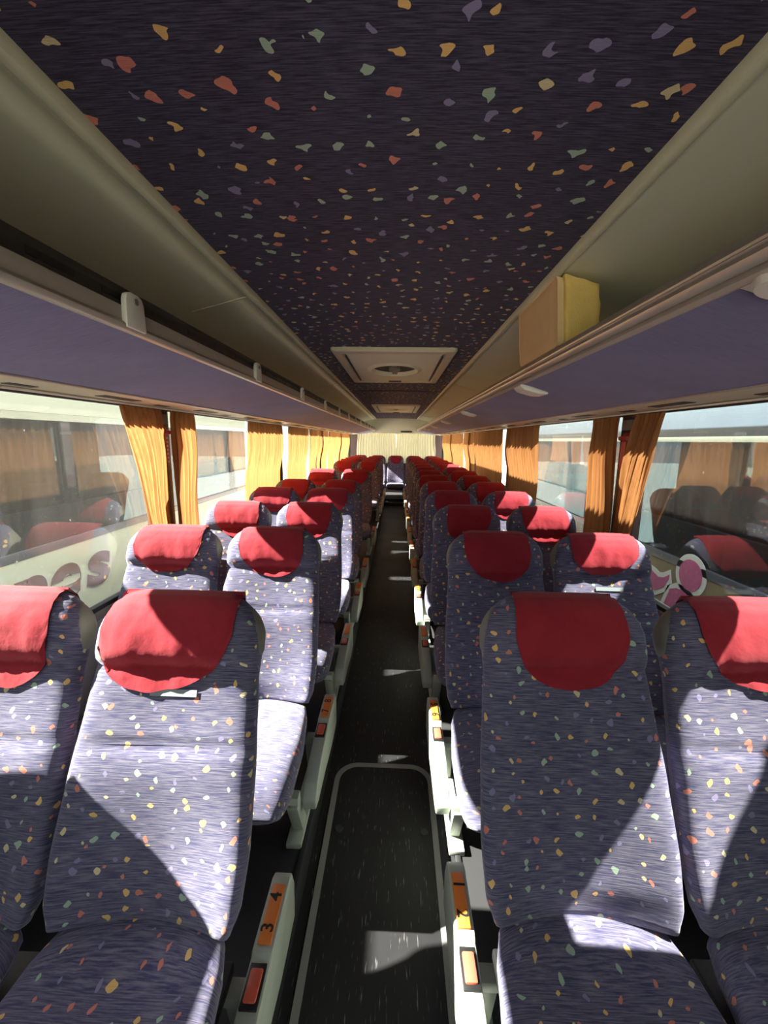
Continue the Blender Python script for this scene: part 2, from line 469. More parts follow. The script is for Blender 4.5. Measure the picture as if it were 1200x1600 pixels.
def cover_mesh(name, seed, hw=0.142, tb=0.665, shift=0.0, tilt=0.0, wr=0.004):
    """cloth laid over the head of the backrest: rounded front flap, over the top, straight flap behind"""
    rnd = random.Random(seed); off = Vector((rnd.random()*50, rnd.random()*50, rnd.random()*50))
    nx = 30
    V, F = [], []
    cols = []
    nf, nb = 30, 12
    for i in range(nx+1):
        u = -1+2*i/nx
        col = []
        # front flap bottom: round
        tb_x = tb + 0.17*(1-math.sqrt(max(0, 1-abs(u)**2.3)))*0.95 + tilt*u*0.05
        tb_x += 0.006*noise.noise(off+Vector((u*3, 0, 0)))
        for j in range(nf+1):
            f = j/nf
            t = tb_x + (1.0-tb_x)*math.sin(f*PI/2)**1.15
            grow_w = hw*(0.93+0.07*(1-abs((t-0.85)/0.2)) if t > 0.65 else 1)
            x = u*grow_w + shift + tilt*(t-0.85)*0.12
            p = back_point(max(-.2, min(.2, x)), min(1.0, t), 1, 0.0055)
            k = noise.noise(off+Vector((x*9, t*5, 0)))*wr + noise.noise(off+Vector((x*26, t*9, 3)))*wr*0.6
            k *= min(1, (1-t)*9+0.15)
            k += 0.008*max(0, 1-f*4)**2*abs(noise.noise(off+Vector((u*2.2, 7, 0))))
            p.y -= abs(k)*0.9
            p.z += 0.004*min(1, f*1.2)
            col.append(p)
        for j in range(1, nb+1):
            t = 1.0-0.30*(j/nb)
            x = u*hw*0.97 + shift
            p = back_point(max(-.2, min(.2, x)), t, -1, 0.0055)
            p.z += 0.004
            col.append(p)
        cols.append(col)
    m = len(cols[0])
    for col in cols: V.extend(col)
    for i in range(nx):
        for j in range(m-1):
            a = i*m+j
            F.append((a, a+m, a+m+1, a+1))
    return mesh(name, V, F)

BACK = back_mesh('backrest'); CUSH = cushion_mesh('cushion')
BACK.materials.append(M['seat']); CUSH.materials.append(M['seat'])
COVERS = []
for s, (hw, tb, sh, ti) in enumerate([(.139, .672, .004, .0), (.165, .665, -.012, .5), (.142, .69, .0, -.3), (.134, .68, .006, .4), (.150, .70, -.004, .2),
                                      (.14, .665, .01, -.5), (.145, .74, -.005, .3)]):
    me = cover_mesh('headrest_cover', s*7+3, hw, tb, sh, ti, (.0065 if s != 1 else .0095))
    me.materials.append(M['red']); COVERS.append(me)

def cap_data():
    """oval plastic plate set into the side of the head, built for the +x side"""
    bm = bmesh.new()
    n = 24; rings = []
    t0 = 0.862
    y0, z0, a = axis_pt(t0)
    for r, h in ((1.0, 0.0), (0.97, 0.005), (0.85, 0.0075), (0.5, 0.009)):
        ring = []
        for k in range(n):
            th = 2*PI*k/n
            dd = 0.036*r*math.cos(th); ss = 0.062*r*math.sin(th)
            t = t0+ss/LEN
            # seat side recedes with height; sit just outside it
            x = interp(W_T, t)+h-0.006 - 0.25*max(0, abs(dd)-0.015)
            yy, zz, _ = axis_pt(t)
            ring.append(bm.verts.new((x, yy+0.004+dd*math.cos(a), zz-dd*math.sin(a))))
        rings.append(ring)
    for p, q in zip(rings, rings[1:]):
        for k in range(n):
            bm.faces.new((p[k], p[(k+1) % n], q[(k+1) % n], q[k]))
    bm.faces.new(rings[-1])
    bmesh.ops.recalc_face_normals(bm, faces=bm.faces)
    me = D.meshes.new('side_cap'); bm.to_mesh(me); bm.free()
    me.polygons.foreach_set('use_smooth', [True]*len(me.polygons))
    me.materials.append(M['capgrey'])
    return me
CAPR = cap_data()
def mirrored(me):
    m2 = me.copy()
    for v in m2.vertices: v.co.x *= -1
    m2.flip_normals()
    return m2
CAPL = mirrored(CAPR)

def side_panel_data():
    """moulded cover along the aisle side of the cushion; built for the side x<0 of the seat"""
    b = MB()
    prof = [(.29, .10), (.295, .21), (.275, .262), (.255, .272), (.095, .270), (.085, .260), (.0, .255), (-.10, .238), (-.17, .210), (-.21, .165),
            (-.205, .13), (-.15, .115), (0, .11), (.15, .09)]
    b.prism(prof, 'x', -.278, -.229, 0.006)
    me = b.data('side_panel'); me.materials.append(M['green']); return me
def block(name, mat, *args, bev=0.002):
    b = MB(); b.box(*args, bev=bev); me = b.data(name); me.materials.append(M[mat]); return me
SP = side_panel_data()
PLATE = block('number_plate', 'orange', -.270, -.238, .105, .235, .2675, .2755)
LATCH = block('latch', 'coral', -.266, -.238, .010, .068, .250, .265, bev=0.004)
POCKET = block('latch_recess', 'black', -.272, -.233, .000, .080, .244, .2598)
def leg_data():
    b = MB()
    # inclined front strut, foot and rear post
    b.prism([(-.26, .19), (-.21, .19), (-.12, .012), (-.18, .012)], 'x', -.225, -.185, 0.004)
    b.box(-.23, -.175, -.24, .16, 0.0, .022, 0.004)
    b.prism([(.04, .19), (.08, .19), (.13, .015), (.08, .015)], 'x', -.225, -.185, 0.004)
    b.box(-.225, -.02, -.25, -.21, .186, .216, .004); b.box(-.225, -.02, .04, .08, .186, .216, .004)
    me = b.data('leg'); me.materials.append(M['green']); return me
LEG = leg_data()
def under_data():
    b = MB()
    b.box(-.19, .19, -.30, .09, .215, .245, 0.006)
    me = b.data('seat_pan'); me.materials.append(M['black']); return me
PAN = under_data()
BUCK = block('belt_buckle', 'coral', -.232, -.212, .0, .045, .30, .36, bev=0.004)
SP_M, PLATE_M, LATCH_M, POCKET_M, LEG_M, BUCK_M = [mirrored(m) for m in (SP, PLATE, LATCH, POCKET, LEG, BUCK)]
VELCRO = None

_dg = None
def text_mesh(body, size, extrude=0.001, offset=0.0, shear=0.0):
    cu = D.curves.new('txt', 'FONT'); cu.body = body; cu.size = size; cu.extrude = extrude; cu.offset = offset; cu.shear = shear
    cu.align_x = 'CENTER'; cu.align_y = 'CENTER'
    o = D.objects.new('txt', cu); C.objects.link(o)
    bpy.context.view_layer.update()
    dg = bpy.context.evaluated_depsgraph_get()
    me = D.meshes.new_from_object(o.evaluated_get(dg))
    D.objects.remove(o); D.curves.remove(cu)
    me.materials.clear()
    return me

ORD = ['', 'first', 'second', 'third', 'fourth', 'fifth', 'sixth', 'seventh', 'eighth', 'ninth', 'tenth', 'eleventh', 'twelfth', 'thirteenth']
def seat(x, yb, label, group, aisle=0, cover=0, z=PLAT, back=None, cush=None, numbers=None, velcro=False, flipc=False, simple=False, rz=0):
    """aisle: -1 when the aisle lies on the seat's x<0 side, +1 on its x>0 side, 0 for a seat away from the aisle"""
    t = thing('coach_seat', (x, yb, z), label, 'seat', group)
    t.rotation_euler.z = rz
    link('backrest', back or BACK, None, t)
    link('cushion', cush or CUSH, None, t)
    if not simple:
        link('headrest_cover', COVERS[cover], None, t)['label'] = 'red cloth head cover'
        link('side_cap', CAPL, None, t); link('side_cap', CAPR, None, t)
    link('seat_pan', PAN, None, t)
    lg = link('leg', LEG if aisle < 0 or (aisle == 0 and x > 0) else LEG_M, None, t)
    if aisle:
        a = aisle < 0
        sp = link('side_panel', SP if a else SP_M, None, t)
        np_ = link('number_plate', PLATE if a else PLATE_M, None, sp)
        link('latch_recess', POCKET if a else POCKET_M, None, sp)
        link('latch', LATCH if a else LATCH_M, None, sp)
        if numbers:
            b = MB(); b.box(-.270, -.238, .169, .171, .2750, .2758)
            me = b.data('divider'); me.materials.append(M['black'])
            if not a: me = mirrored(me)
            for kk, ch in enumerate(numbers):
                tm = text_mesh(ch, 0.042, 0.0004, 0.0006)
                yy = (.204, .136)[kk]
                xx = -.254 if a else .254
                # digits read from the aisle: their tops point towards the window
                R = Matrix.Rotation(-PI/2 if a else PI/2, 4, 'Z')
                tm.transform(Matrix.Translation((xx, yy, .2758)) @ R)
                tm.materials.append(M['black'])
                link('seat_number', tm, None, sp)
    if velcro:
        v = velcro_strip()
        link('velcro_strip', v, None, t)
    return t
def velcro_strip():
    global VELCRO
    if VELCRO: return VELCRO
    V, F = [], []
    n = 16
    for k in range(n+1):
        x = -0.045+0.115*k/n
        for t in (0.650, 0.672):
            V.append(back_point(x, t, 1, 0.0035))
    for k in range(n):
        F.append((2*k, 2*k+2, 2*k+3, 2*k+1))
    VELCRO = mesh('velcro_strip', V, F); VELCRO.materials.append(M['velcro'])
    return VELCRO

rnd = random.Random(5)
GS = 'speckled purple coach seats'
# right-hand rows
covR = {(1, 'a'): 0, (1, 'w'): 2, (2, 'a'): 2, (2, 'w'): 6, (3, 'a'): 3, (3, 'w'): 5, (4, 'a'): 0, (4, 'w'): 3}
for k in range(1, 14):
    yb = YB1+ROW*(k-1)
    nm = {1: '12', 2: '56'}.get(k)
    extra = {1: 'beside orange plates 1 and 2, aisle side, first row right of aisle'}
    seat(AX, yb, 'purple speckled seat with red head cover, aisle side, %s row right of aisle' % ORD[k] if k > 1 else
         'nearest purple speckled aisle seat beside orange number plate 1 2', GS, -1, covR.get((k, 'a'), rnd.randrange(6)), numbers=nm)
    seat(WX, yb, 'purple speckled seat with red head cover, window side, %s row right of aisle' % ORD[k] if k > 2 else
         {1: 'nearest purple speckled window seat at the right edge, partly out of frame', 2: 'purple window seat with bare grey strip below its short red head cover'}[k],
         GS, 0, covR.get((k, 'w'), rnd.randrange(6)), velcro=(k == 2))
# left-hand rows (a doorway gap breaks the rows further back)
covL = {(1, 'a'): 1, (1, 'w'): 5, (2, 'a'): 2, (2, 'w'): 4, (3, 'a'): 0, (3, 'w'): 5}
for i, kk in enumerate([1, 2, 3, 4.03, 4.98, 7, 10, 11, 12, 13]):
    k = i+1
    yb = YB1+ROW*(kk-1) - (.05 if k == 1 else 0)
    nm = {1: '43', 2: '87'}.get(k)
    seat(-LAX, yb, 'purple speckled seat with red head cover, aisle side, %s row left of aisle' % ORD[k] if k > 1 else
         'nearest purple speckled aisle seat beside orange number plate 3 4', GS, 1, covL.get((k, 'a'), rnd.randrange(6)), numbers=nm, velcro=(k == 1))
    seat(-LWX, yb, 'purple speckled seat with red head cover, window side, %s row left of aisle' % ORD[k] if k > 1 else
         'nearest purple speckled window seat at the left edge, partly out of frame', GS, 0, covL.get((k, 'w'), rnd.randrange(6)))
# rear bench row
for x, w in ((-WX, 'left window end'), (-AX, 'second from the left'), (0, 'middle, facing straight down the aisle'), (AX, 'second from the right'), (WX, 'right window end')):
    seat(x, YB1+ROW*13, 'purple seat with red head cover in the rearmost row, ' + w, GS, 0, 0)

# ------------------------------------------------------------------ floor
b = MB(); b.box(-.28, .28, FRONT, 9.75, -0.06, 0.0)
structure(b.build('floor', M['floor']))
for s, nme in ((-1, 'floor_left'), (1, 'floor_right')):
    b = MB(); x0, x1 = sorted((s*.281, s*1.24)); b.box(x0, x1, FRONT, REAR, -0.06, PLAT)
    structure(b.build(nme, M['plat']))
    b = MB(); x0, x1 = sorted((s*.262, s*.283)); b.box(x0, x1, FRONT, 9.75, 0.0, PLAT+.006, 0.004)
    structure(b.build('trim_1' if s < 0 else 'trim_2', M['rubber']))
b = MB(); b.box(-.28, .28, 9.75, 10.05, -0.06, .06); b.box(-.28, .28, 10.05, REAR, -0.06, PLAT)
structure(b.build('floor_rear_step', M['plat']))
b = MB(); b.box(-.28, .28, 9.735, 9.775, .06, .075, .004); b.box(-.28, .28, 10.035, 10.075, .12, .135, .004)
structure(b.build('trim_3', M['strip']))

def rrect(x0, x1, y0, y1, r, n=10):
    pts = []
    for cx, cy, a0 in ((x1-r, y1-r, 0), (x0+r, y1-r, PI/2), (x0+r, y0+r, PI), (x1-r, y0+r, 3*PI/2)):
        for k in range(n+1):
            a = a0+PI/2*k/n
            pts.append((cx+r*math.cos(a), cy+r*math.sin(a)))
    return pts
def ring_mesh(outer, inner, z0, z1):
    n = len(outer); V, F = [], []
    for z in (z0, z1):
        V += [(x, y, z) for x, y in outer]; V += [(x, y, z) for x, y in inner]
    for k in range(n):
        q = (k+1) % n
        F.append((2*n+k, 2*n+q, 3*n+q, 3*n+k))
        F.append((k, q, 2*n+q, 2*n+k))
        F.append((n+k, 3*n+k, 3*n+q, n+q))
    return mesh('border_strip', V, F, smooth=False)
t = thing('floor_hatch', (0, 0, 0), 'black aisle floor hatch outlined by a rounded light grey strip', 'floor hatch')
b = MB(); b.prism(rrect(-.205, .205, -.65, 1.725, .085), 'z', 0.0005, 0.003)
b.build('panel', M['floor'], t)
link('border_strip', ring_mesh(rrect(-.226, .226, -.67, 1.745, .105), rrect(-.203, .203, -.647, 1.722, .083), 0.0005, 0.006), M['strip'], t)
for sx in (-1, 1):
    for y in (1.40, -.3):
        bm = bmesh.new(); bmesh.ops.create_cone(bm, cap_ends=True, segments=20, radius1=.017, radius2=.015, depth=.006)
        bmesh.ops.translate(bm, verts=bm.verts, vec=(sx*.172, y, .005))
        me = D.meshes.new('screw_head'); bm.to_mesh(me); bm.free()
        link('screw_head', me, M['dark'], t)

# ------------------------------------------------------------------ side walls, pillars, windows
PY = [FRONT+.06, 2.13, 4.32, 6.5, 8.65, 10.75]
wn = 0
for s, sn in ((-1, 'left'), (1, 'right')):
    b = MB()
    x0, x1 = sorted((s*1.19, s*1.27))
    b.box(x0, x1, FRONT, REAR, -.5, SILL)
    structure(b.build('wall_'+sn, M['wall']))
    b = MB(); b.box(x0, x1, FRONT, REAR, WTOP, 2.22)
    structure(b.build('wall_'+sn+'_header', M['cream']))
    for i, y in enumerate(PY):
        b = MB(); b.box(x0, x1, y-.06, y+.06, SILL, WTOP, .004)
        structure(b.build('wall_%s_pillar' % sn, M['pillar']))
    for i in range(len(PY)-1):
        wn += 1
        y0, y1 = PY[i]+.06, PY[i+1]-.06
        me = mesh('window', [(s*GX, y0, SILL), (s*GX, y1, SILL), (s*GX, y1, WTOP), (s*GX, y0, WTOP)], [(0, 1, 2, 3)], smooth=False)
        w = structure(link('window_%d' % wn, me, M['glass']))
        b = MB()
        xa, xb = sorted((s*1.195, s*1.225))
        for bx in ((y0, y1, SILL, SILL+.022), (y0, y1, WTOP-.012, WTOP), (y0, y0+.018, SILL, WTOP), (y1-.018, y1, SILL, WTOP)):
            b.box(xa, xb, bx[0], bx[1], bx[2], bx[3], .003)
        b.build('seal', M['rubber'], w)
    # sill capping
    b = MB(); xa, xb = sorted((s*1.187, s*1.215)); b.box(xa, xb, FRONT, REAR-.05, SILL-.035, SILL+.004, .006)
    structure(b.build('trim_%d' % (4 if s < 0 else 5), M['capgrey']))
b = MB(); b.box(-1.26, -1.19, FRONT, .80, SILL, 1.17)
structure(b.build('wall_left_entrance', M['wall']))  # added panel out of view; shades the nearest left aisle seat
b = MB(); b.box(1.19, 1.26, FRONT, .69, SILL, WTOP)
structure(b.build('wall_right_entrance', M['wall']))  # added panel out of view; keeps sun_glint off the nearest right cushion
# rear wall with its window, front bulkhead with windscreen
b = MB(); b.box(-1.27, 1.27, REAR, REAR+.06, -.5, .95); b.box(-1.27, 1.27, REAR, REAR+.06, 1.72, 2.25)
b.box(-1.27, -1.05, REAR, REAR+.06, .95, 1.72); b.box(1.05, 1.27, REAR, REAR+.06, .95, 1.72)
structure(b.build('wall_rear', M['pillar']))
me = mesh('w', [(-1.05, REAR+.03, .95), (1.05, REAR+.03, .95), (1.05, REAR+.03, 1.72), (-1.05, REAR+.03, 1.72)], [(0, 1, 2, 3)], smooth=False)
structure(link('window_11', me, M['glass']))
b = MB(); b.box(-1.27, 1.27, FRONT-.06, FRONT, -.5, .75); b.box(-1.27, 1.27, FRONT-.06, FRONT, 2.0, 2.25)
structure(b.build('wall_front', M['wall']))
me = mesh('w', [(-1.25, FRONT-.03, .75), (1.25, FRONT-.03, .75), (1.25, FRONT-.03, 2.0), (-1.25, FRONT-.03, 2.0)], [(0, 1, 2, 3)], smooth=False)
structure(link('window_12', me, M['glass']))

# ------------------------------------------------------------------ ceiling
def strip(name, prof, y0, y1, ny, mat, wav=None, parent=None):
    """profile (x,z) list swept along y; uv in metres"""
    V, F, U = [], [], []
    per = [0]
    for p, q in zip(prof, prof[1:]): per.append(per[-1]+math.dist(p, q))
    for j in range(ny+1):
        y = y0+(y1-y0)*j/ny
        for i, (x, z) in enumerate(prof):
            V.append((x, y, z)); U.append((per[i], y))
    n = len(prof)
    for j in range(ny):
        for i in range(n-1):
            a = j*n+i
            F.append((a, a+1, a+n+1, a+n))
    me = mesh(name, V, F, U)
    return link(name, me, mat, parent)
prof = [(-CEX+2*CEX*i/16, CEIL+0.012*(1-((i-8)/8)**2)) for i in range(17)]
c = structure(strip('ceiling', prof, FRONT, REAR, 40, M['ceil']))
for s, sn in ((-1, 'left'), (1, 'right')):
    pr = [(s*(CEX-.005), CEIL+.004), (s*(CEX+.015), CEIL-.012), (s*(CEX+.04), CEIL-.018)]
    for i in range(9):
        f = i/8
        pr.append((s*(CEX+.04+f*.56), CEIL-.018-.035*f-.20*f*f))
    pr.append((s*1.17, 1.80))
    structure(strip('ceiling_panel_'+sn, pr, FRONT, REAR, 12, M['cream']))
    # edge capping along the fabric
    b = MB(); xa, xb = sorted((s*(CEX-.004), s*(CEX+.022))); b.box(xa, xb, FRONT, REAR, CEIL-.026, CEIL+.006, .006)
    structure(b.build('trim_%d' % (6 if s < 0 else 7), M['creamedge']))
b = MB(); b.box(-.545, .545, 5.02, 5.04, CEIL-.004, CEIL+.01, .003)
structure(b.build('trim_8', M['pillar']))
for s in (-1, 1):
    b = MB(); xa, xb = sorted((s*(CEX+.02), s*(CEX+.5)))
    for y in (1.72, 4.2, 6.9, 9.3):
        b.prism([(s*(CEX+.03), CEIL-.019), (s*(CEX+.25), CEIL-.075), (s*(CEX+.25), CEIL-.078), (s*(CEX+.03), CEIL-.022)], 'y', y, y+.006)
    structure(b.build('trim_9' if s < 0 else 'trim_10', M['creamedge']))
b = MB()
b.prism([(-1.27, 2.10), (-1.2, 2.22), (0, 2.33), (1.0, 2.28), (1.27, 2.10), (1.27, 2.16), (1.0, 2.34), (0, 2.42), (-1.0, 2.50), (-1.27, 2.46)], 'y', FRONT-.06, REAR+.06)
structure(b.build('roof', M['whitepaint']))
# rear bulkhead above the back curtain
b = MB(); b.box(-1.18, 1.18, REAR-.10, REAR-.001, 1.735, 2.16)
structure(b.build('wall_rear_header', M['cream']))
b = MB(); b.box(.12, .42, REAR-.115, REAR-.10, 1.76, 1.80, .003)
o = tag(b.build('vent_grille', M['dark']), 'dark slot grille above the rear curtains', 'vent')

# roof hatches
def hatch(y0, y1, label):
    z = CEIL+.004
    t = thing('roof_hatch', (0, (y0+y1)/2, z), label, 'roof hatch', None)
    L = (y1-y0)/2; W = .405
    def sq(a, bb): return [(-a, -bb), (a, -bb), (a, bb), (-a, bb)]
    fo = rrect(-W, W, -L, L, .02, 4); fi = rrect(-W+.075, W-.075, -L+.10, L-.10, .02, 4)
    n = len(fo); V, F = [], []
    for ring, zz in ((fo, .004), (fo, -.012), (rrect(-W+.012, W-.012, -L+.012, L-.012, .02, 4), -.022), (rrect(-W+.06, W-.06, -L+.085, L-.085, .02, 4), -.022), (fi, -.004)):
        V += [(x, y, zz) for x, y in ring]
    for r in range(4):
        for k in range(n):
            q = (k+1) % n
            F.append((r*n+k, r*n+q, (r+1)*n+q, (r+1)*n+k))
    link('frame', mesh('frame', V, F, smooth=False), M['creamedge'], t)
    # lid: raised field with an oval well
    V, F = [], []
    nn = 40
    def ov(a, bb, zz): return [(a*math.cos(2*PI*k/nn), bb*math.sin(2*PI*k/nn), zz) for k in range(nn)]
    def rc(a, bb, zz):
        out = []
        for k in range(nn):
            th = 2*PI*k/nn; cx, sy = math.cos(th), math.sin(th)
            m = max(abs(cx), abs(sy)); out.append((a*cx/m, bb*sy/m, zz))
        return out
    rings = [rc(W-.078, L-.103, -.006), rc(W-.085, L-.112, -.016), ov(.22, .30, -.016), ov(.195, .265, -.028), ov(.185, .25, -.028), ov(.175, .235, .004)]
    for r in rings: V += r
    for r in range(len(rings)-1):
        for k in range(nn):
            q = (k+1) % nn
            F.append((r*nn+k, r*nn+q, (r+1)*nn+q, (r+1)*nn+k))
    link('lid', mesh('lid', V, F, smooth=False), M['cream'], t)
    bm = bmesh.new(); bm.faces.new([bm.verts.new(p) for p in ov(.177, .237, .003)]); me = D.meshes.new('well'); bm.to_mesh(me); bm.free()
    link('well', me, M['dark'], t)
    b = MB(); b.box(-.022, .022, -.23, .23, -.016, .001, .006); b.box(-.045, .045, -.06, .06, -.02, .001, .006); b.build('handle', M['capgrey'], t)
    for sx in (-1, 1):
        b = MB(); b.box(sx*(W-.083)-.006, sx*(W-.083)+.006, -L+.16, L-.16, -.026, -.004, .002); b.build('seam', M['dark'], t)
    b = MB(); b.box(-.06, .06, L-.13, L-.075, -.026, -.010, .004); b.build('pull_tab', M['pillar'], t)
hatch(2.72, 4.17, 'nearer cream roof hatch with an oval handle well in the ceiling')
hatch(6.9, 8.6, 'farther small cream roof hatch near the rear of the ceiling')

# ------------------------------------------------------------------ luggage racks
for s, sn in ((-1, 'left'), (1, 'right')):
    t = thing('luggage_rack', (s*.75, 5, 1.75), {-1: 'overhead luggage rack left of aisle with slotted dark channel and brackets', 1: 'overhead luggage rack right of aisle with a metal rail and white fins'}[s], 'luggage rack')
    def P(name, me, mat): return link(name, me, mat, t, None)
    inv = Vector((-s*.75, -5, -1.75))
    def put(bld, name, mat, par=None):
        me = bld.data(name); me.transform(Matrix.Translation(inv)); return link(name, me, M[mat], par or t)
    # underside carpet, slightly bowed
    pr = []
    for i in range(13):
        f = i/12
        zi = 1.798 if s > 0 else 1.785
        pr.append((s*(.565+f*.415), zi-(zi-1.706)*f-.010*math.sin(PI*f)))
    y0 = .722 if s > 0 else FRONT+.02
    o = strip('underside', pr, y0, REAR-.12, 6, M['rack'], None, None)
    o.data.transform(Matrix.Translation(inv)); o.parent = t
    # shelf above it (closes the rack)
    b = MB(); b.prism([(s*.572, 1.803), (s*.98, 1.722), (s*1.17, 1.725), (s*1.17, 1.745), (s*.98, 1.745), (s*.572, 1.815)], 'y', FRONT+.02, REAR-.12)
    put(b, 'shelf', 'capgrey')
    # bead and beige service strip towards the window
    b = MB(); b.prism([(s*.975, 1.712), (s*.99, 1.704), (s*1.19, 1.694), (s*1.19, 1.715), (s*.985, 1.719)], 'y', FRONT+.02, REAR-.12, 0.003)
    ss = put(b, 'service_strip', 'creamedge')
    b = MB(); b.tube([(s*.978, FRONT+.02, 1.705), (s*.978, REAR-.12, 1.705)], .005, 8); put(b, 'bead', 'railm')
    rr = random.Random(3)
    y = .9
    k = 0
    while y < REAR-1:
        b = MB()
        Rm = Matrix.Translation((s*1.075, y, 1.7025)) @ Matrix.Rotation(s*math.radians(3), 4, 'Y')
        b.box(-.022, .022, -.11, .11, -.005, .004, .002, mat=Rm); put(b, 'air_slot', 'dark', ss)
        b = MB(); Rm = Matrix.Translation((s*1.10, y+.34, 1.701)) @ Matrix.Rotation(s*math.radians(3), 4, 'Y')
        b.box(-.014, .014, -.05, .05, -.005, .004, .002, mat=Rm); put(b, 'switch', 'dark', ss)
        y += .75
    if s < 0:
        b = MB(); b.box(-.566, -.548, FRONT+.02, REAR-.12, 1.787, 1.822, .003); put(b, 'lip', 'pink')
        b = MB(); b.prism([(-.572, 1.786), (-.545, 1.790), (-.538, 1.782), (-.545, 1.772), (-.572, 1.776)], 'y', FRONT+.02, REAR-.12, .003); put(b, 'rail', 'railm')
        b = MB(); b.prism([(-.575, 1.820), (-.552, 1.820), (-.552, 1.829), (-.560, 1.832), (-.560, 1.848), (-.552, 1.851), (-.552, 1.860), (-.575, 1.860)], 'y', FRONT+.02, REAR-.12)
        ch = put(b, 'slotted_channel', 'capgrey')
        ch.data.materials.clear(); ch.data.materials.append(M['dark'])
        y = -.5; sm = None
        while y < 5.5:
            if sm is None:
                b = MB(); b.box(-.5615, -.5585, y, y+.10, 1.834, 1.846); so = put(b, 'slot', 'black', ch); sm = so.data; y00 = y
            else:
                link('slot', sm, None, ch, (0, y-y00, 0))
            y += .17
        y = .93
        while y < REAR-.3:
            b = MB()
            pf = [(y-.034, 1.778), (y+.034, 1.778), (y+.031, 1.835), (y+.026, 1.846), (y+.014, 1.852), (y-.014, 1.852), (y-.026, 1.846), (y-.031, 1.835)]
            b.prism(pf, 'x', -.549, -.536, .003)
            br = put(b, 'bracket', 'white')
            b = MB(); b.tube([(-.537, y, 1.835), (-.533, y, 1.835)], .007, 12); put(b, 'screw', 'capgrey', br)
            y += .80
    else:
        b = MB(); pts = []
        prof = [(.549, 1.816), (.546, 1.824), (.549, 1.835), (.546, 1.843), (.551, 1.857), (.561, 1.864), (.573, 1.860), (.580, 1.848), (.580, 1.81), (.556, 1.81)]
        b.prism(prof, 'y', FRONT+.02, REAR-.12); put(b, 'rail', 'railm')
        b = MB(); b.tube([(.5485, FRONT+.02, 1.836), (.5485, REAR-.12, 1.836)], .003, 8); put(b, 'groove_bead', 'pink')
        b = MB(); b.prism([(.555, 1.799), (.566, 1.793), (.580, 1.797), (.580, 1.811), (.559, 1.811)], 'y', FRONT+.02, REAR-.12, .002); put(b, 'lower_edge', 'pink')
        y = 1.9
        while y < REAR-.8:
            b = MB()
            b.prism([(.560, 1.797), (.600, 1.788), (.672, 1.766), (.680, 1.762), (.678, 1.754), (.640, 1.755), (.575, 1.772), (.556, 1.789)], 'y', y-.055, y+.055, .004)
            put(b, 'fin', 'white'); y += 1.6
        # cream service panel with round air outlet near the front
        pr2 = [(.565, 1.797), (.70, 1.761), (.84, 1.732), (.98, 1.705)]
        o = strip('service_panel', pr2, FRONT+.02, .72, 2, M['cream']); o.data.transform(Matrix.Translation(inv)); o.parent = t
        Rm = Matrix.Translation((.600, .668, 1.782)) @ Matrix.Rotation(math.radians(14), 4, 'Y')
        bm = bmesh.new(); bmesh.ops.create_cone(bm, cap_ends=True, segments=36, radius1=.036, radius2=.043, depth=.014)
        bmesh.ops.transform(bm, matrix=Rm, verts=bm.verts); me = D.meshes.new('air_outlet'); bm.to_mesh(me); bm.free(); me.transform(Matrix.Translation(inv))
        ao = link('air_outlet', me, M['white'], t)
        b = MB()
        for q in range(3):
            tri = [(-.012, -.022+q*.017), (.024, -.028+q*.017), (.024, -.016+q*.017)]
            b.prism(tri, 'z', -.0085, -.0065)
        me = b.data('outlet_fins'); me.transform(Rm); me.transform(Matrix.Translation(inv)); link('outlet_fins', me, M['dark'], ao)

# foam block wedged upright in the right rack
t = thing('foam_block', (.57, 1.68, 1.80), 'yellow foam block wedged upright in the luggage rack right of aisle', 'foam block')
def foam(name, x0, x1, y0, y1, z0, z1, mat, amp, top=None):
    bm = bmesh.new(); bmesh.ops.create_cube(bm, size=1)
    bmesh.ops.subdivide_edges(bm, edges=bm.edges, cuts=10, use_grid_fill=True)
    for v in bm.verts:
        p = Vector((x0+(v.co.x+.5)*(x1-x0), y0+(v.co.y+.5)*(y1-y0), z0+(v.co.z+.5)*(z1-z0)))
        n = noise.noise(p*14)*amp + noise.noise(p*45)*amp*.35
        e = sum(1 for q in (abs(v.co.x), abs(v.co.y), abs(v.co.z)) if q > .49)
        c = (v.co).normalized()
        p += c*n
        if e >= 2: p -= Vector((math.copysign(.006, v.co.x) if abs(v.co.x) > .49 else 0, math.copysign(.006, v.co.y) if abs(v.co.y) > .49 else 0, math.copysign(.006, v.co.z) if abs(v.co.z) > .49 else 0))
        p.z -= max(0, v.co.z+.5)*(p.x-x0)*.22; p.x -= max(0, p.z-1.868)*.09      # top follows the sloping panel above
        v.co = p - Vector((.57, 1.68, 1.80))
    me = D.meshes.new(name); bm.to_mesh(me); bm.free()
    me.polygons.foreach_set('use_smooth', [True]*len(me.polygons))
    me.set_sharp_from_angle(angle=.9)
    return link(name, me, M[mat], t)
foam('foam_core', .588, .715, 1.47, 1.90, 1.822, 2.100, 'foam', .009)
foam('foam_facing', .566, .590, 1.475, 1.91, 1.868, 2.096, 'foamside', .003)

